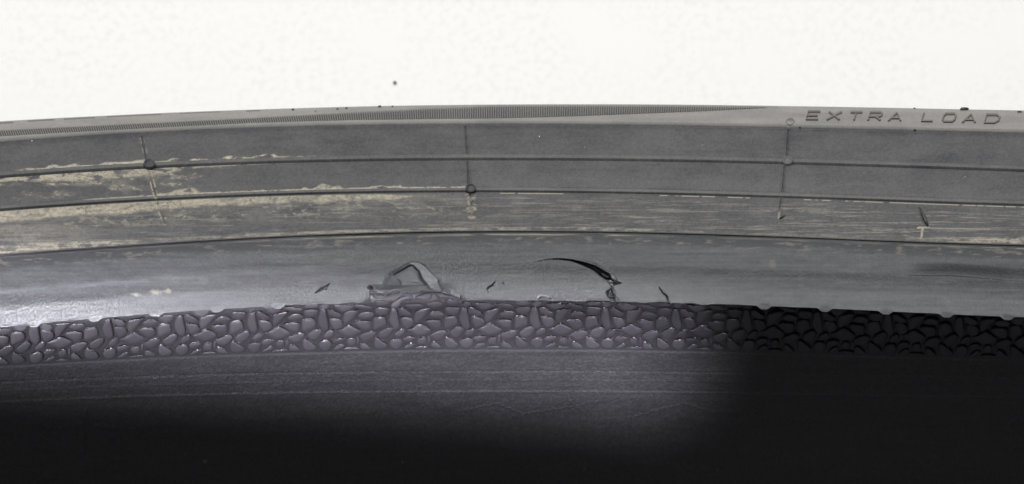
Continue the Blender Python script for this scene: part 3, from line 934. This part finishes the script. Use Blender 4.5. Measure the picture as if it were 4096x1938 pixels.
def nib(name, surf, pts, radii, lift, mat, tone_=0.2, parent=tyre):
    """a little round-sectioned tongue of rubber lying on the sheet"""
    V_, F_ = [], []
    N_ = 8
    C3 = []
    for (u, v), lf in zip(pts, lift):
        p, ex, ey, n = surf.frame(u, v)
        C3.append((p + n * lf, n))
    for i, (c, n) in enumerate(C3):
        t = C3[min(i + 1, len(C3) - 1)][0] - C3[max(i - 1, 0)][0]
        t = t / np.linalg.norm(t)
        a = np.cross(t, n); a /= np.linalg.norm(a)
        b = np.cross(a, t)
        for k in range(N_):
            q = 2 * math.pi * k / N_
            V_.append(c + radii[i] * (a * math.cos(q) + b * math.sin(q)))
    for i in range(len(C3) - 1):
        for k in range(N_):
            F_.append((i * N_ + k, i * N_ + (k + 1) % N_, (i + 1) * N_ + (k + 1) % N_, (i + 1) * N_ + k))
    F_.append(tuple(range(N_))[::-1]); F_.append(tuple(range((len(C3) - 1) * N_, len(C3) * N_)))
    me = pymesh(name, V_, F_, mat); has_attr(me, tone_)
    return mkobj(name, me, parent)


nib('rubber_nib', S_SIDE, [(3713, 908), (3704, 893), (3693, 868), (3681, 844)], [0.00012, 0.00026, 0.00024, 0.00014], [0.0003, 0.0006, 0.0008, 0.0008], M_BLACK)
nib('rubber_nib', S_SIDE, [(3118, 878), (3128, 872), (3141, 866)], [0.0001, 0.00016, 0.00006], [0.0001, 0.0003, 0.0003], M_BLACK)
nib('toe_curl', S_BEAD, [(2149, 1203), (2150, 1193), (2162, 1187), (2180, 1190), (2196, 1194), (2206, 1192)], [0.00012, 0.0002, 0.00026, 0.00024, 0.00018, 0.0001],
    [0.0002, 0.0003, 0.0003, 0.0003, 0.0003, 0.0004], M_BEAD, 0.6)


# ------------------------------------------------------------------ crumbs
def crumb(name, p, ex, ey, n, sx, sy, sz, mat, seed):
    r_ = random.Random(seed)
    V_, F_ = [], []
    N_, R_ = 9, 5
    for a in range(1, R_):
        f = math.pi * a / R_
        for i in range(N_):
            t = 2 * math.pi * i / N_
            k = r_.uniform(0.7, 1.15)
            V_.append(ex * sx * k * math.sin(f) * math.cos(t) + ey * sy * k * math.sin(f) * math.sin(t) + n * sz * math.cos(f) * k)
    V_ += [n * sz, -n * sz]
    for a in range(R_ - 2):
        for i in range(N_):
            F_.append((a * N_ + i, a * N_ + (i + 1) % N_, (a + 1) * N_ + (i + 1) % N_, (a + 1) * N_ + i))
    for i in range(N_):
        F_.append((i, len(V_) - 2, (i + 1) % N_)); F_.append(((R_ - 2) * N_ + i, (R_ - 2) * N_ + (i + 1) % N_, len(V_) - 1))
    me = pymesh(name, V_, F_, mat, smooth=False); has_attr(me, 0.1)
    o = mkobj(name, me)
    o.location = p
    return o


def on_floor(u, v):
    a = (u - 2048) / 4096 * WIDTH / DIST
    b = -(v - 969) / 4096 * WIDTH / DIST
    d = FWD + a * RGT + b * UPV
    return CAM + d * (-CAM[2] / d[2])


X, Y, Z = np.eye(3)
p = on_floor(1579, 329)
o = crumb('floor_crumb', p + Z * 0.0003, X, Y, Z, 0.00036, 0.00026, 0.0002, M_BLACK, 3)
o['label'] = 'lone dark crumb lying on the white floor behind the tyre'
o['category'] = 'crumb'
p, ex, ey, n = S_SIDE.frame(3858, 446)
o = crumb('rubber_crumb', p + n * 0.0004, ex, ey, n, 0.00085, 0.00025, 0.0003, M_BLACK, 5)
o['label'] = 'large flat black rubber crumb on the tyre crest above the word LOAD'
o['category'] = 'crumb'
for i, (u, v, s_) in enumerate(((1172, 446, 1.0), (1350, 443, .6), (1386, 440, .6), (1519, 434, 1.1), (1570, 432, .5), (4079, 455, .9), (3658, 440, .5), (3200, 513, .6), (3660, 523, .6), (1262, 452, .5))):
    p, ex, ey, n = S_SIDE.frame(u, v)
    o = crumb('rubber_crumb', p + n * 0.00030, ex, ey, n, 0.00030 * s_ * random.uniform(.8, 1.7), 0.0002 * s_, 0.0002 * s_, M_BLACK, 20 + i)
    o['label'] = 'tiny black rubber crumb on the dusty upper edge of the tyre'
    o['category'] = 'crumb'
    o['group'] = 'tiny crumbs on the upper edge of the tyre'

# ------------------------------------------------------------------ floor
m, nt, b, N, L = nodes_of('white_floor')
tc = N('ShaderNodeTexCoord')
n1 = N('ShaderNodeTexNoise'); n1.inputs['Scale'].default_value = 700; n1.inputs['Detail'].default_value = 4
n2 = N('ShaderNodeTexNoise'); n2.inputs['Scale'].default_value = 45; n2.inputs['Detail'].default_value = 6
for q in (n1, n2):
    L(tc.outputs['Object'], q.inputs['Vector'])
r1 = N('ShaderNodeMapRange'); r1.inputs['From Min'].default_value = 0.30; r1.inputs['From Max'].default_value = 0.52
L(n1.outputs['Fac'], r1.inputs['Value'])
r2 = N('ShaderNodeMapRange'); r2.inputs['From Min'].default_value = 0.35; r2.inputs['From Max'].default_value = 0.62
L(n2.outputs['Fac'], r2.inputs['Value'])
mu = N('ShaderNodeMath'); mu.operation = 'MAXIMUM'
L(r1.outputs['Result'], mu.inputs[0]); L(r2.outputs['Result'], mu.inputs[1])
mx = N('ShaderNodeMix'); mx.data_type = 'RGBA'
mx.inputs['A'].default_value = (0.83, 0.82, 0.79, 1); mx.inputs['B'].default_value = (0.885, 0.885, 0.87, 1)
L(mu.outputs[0], mx.inputs['Factor']); L(mx.outputs['Result'], b.inputs['Base Color'])
b.inputs['Roughness'].default_value = 0.7
s_ = 4.0
me = pymesh('floor', [(-s_, -s_, 0), (s_, -s_, 0), (s_, s_, 0), (-s_, s_, 0)], [(0, 1, 2, 3)], m, smooth=False)
mkobj('floor', me, kind='structure')
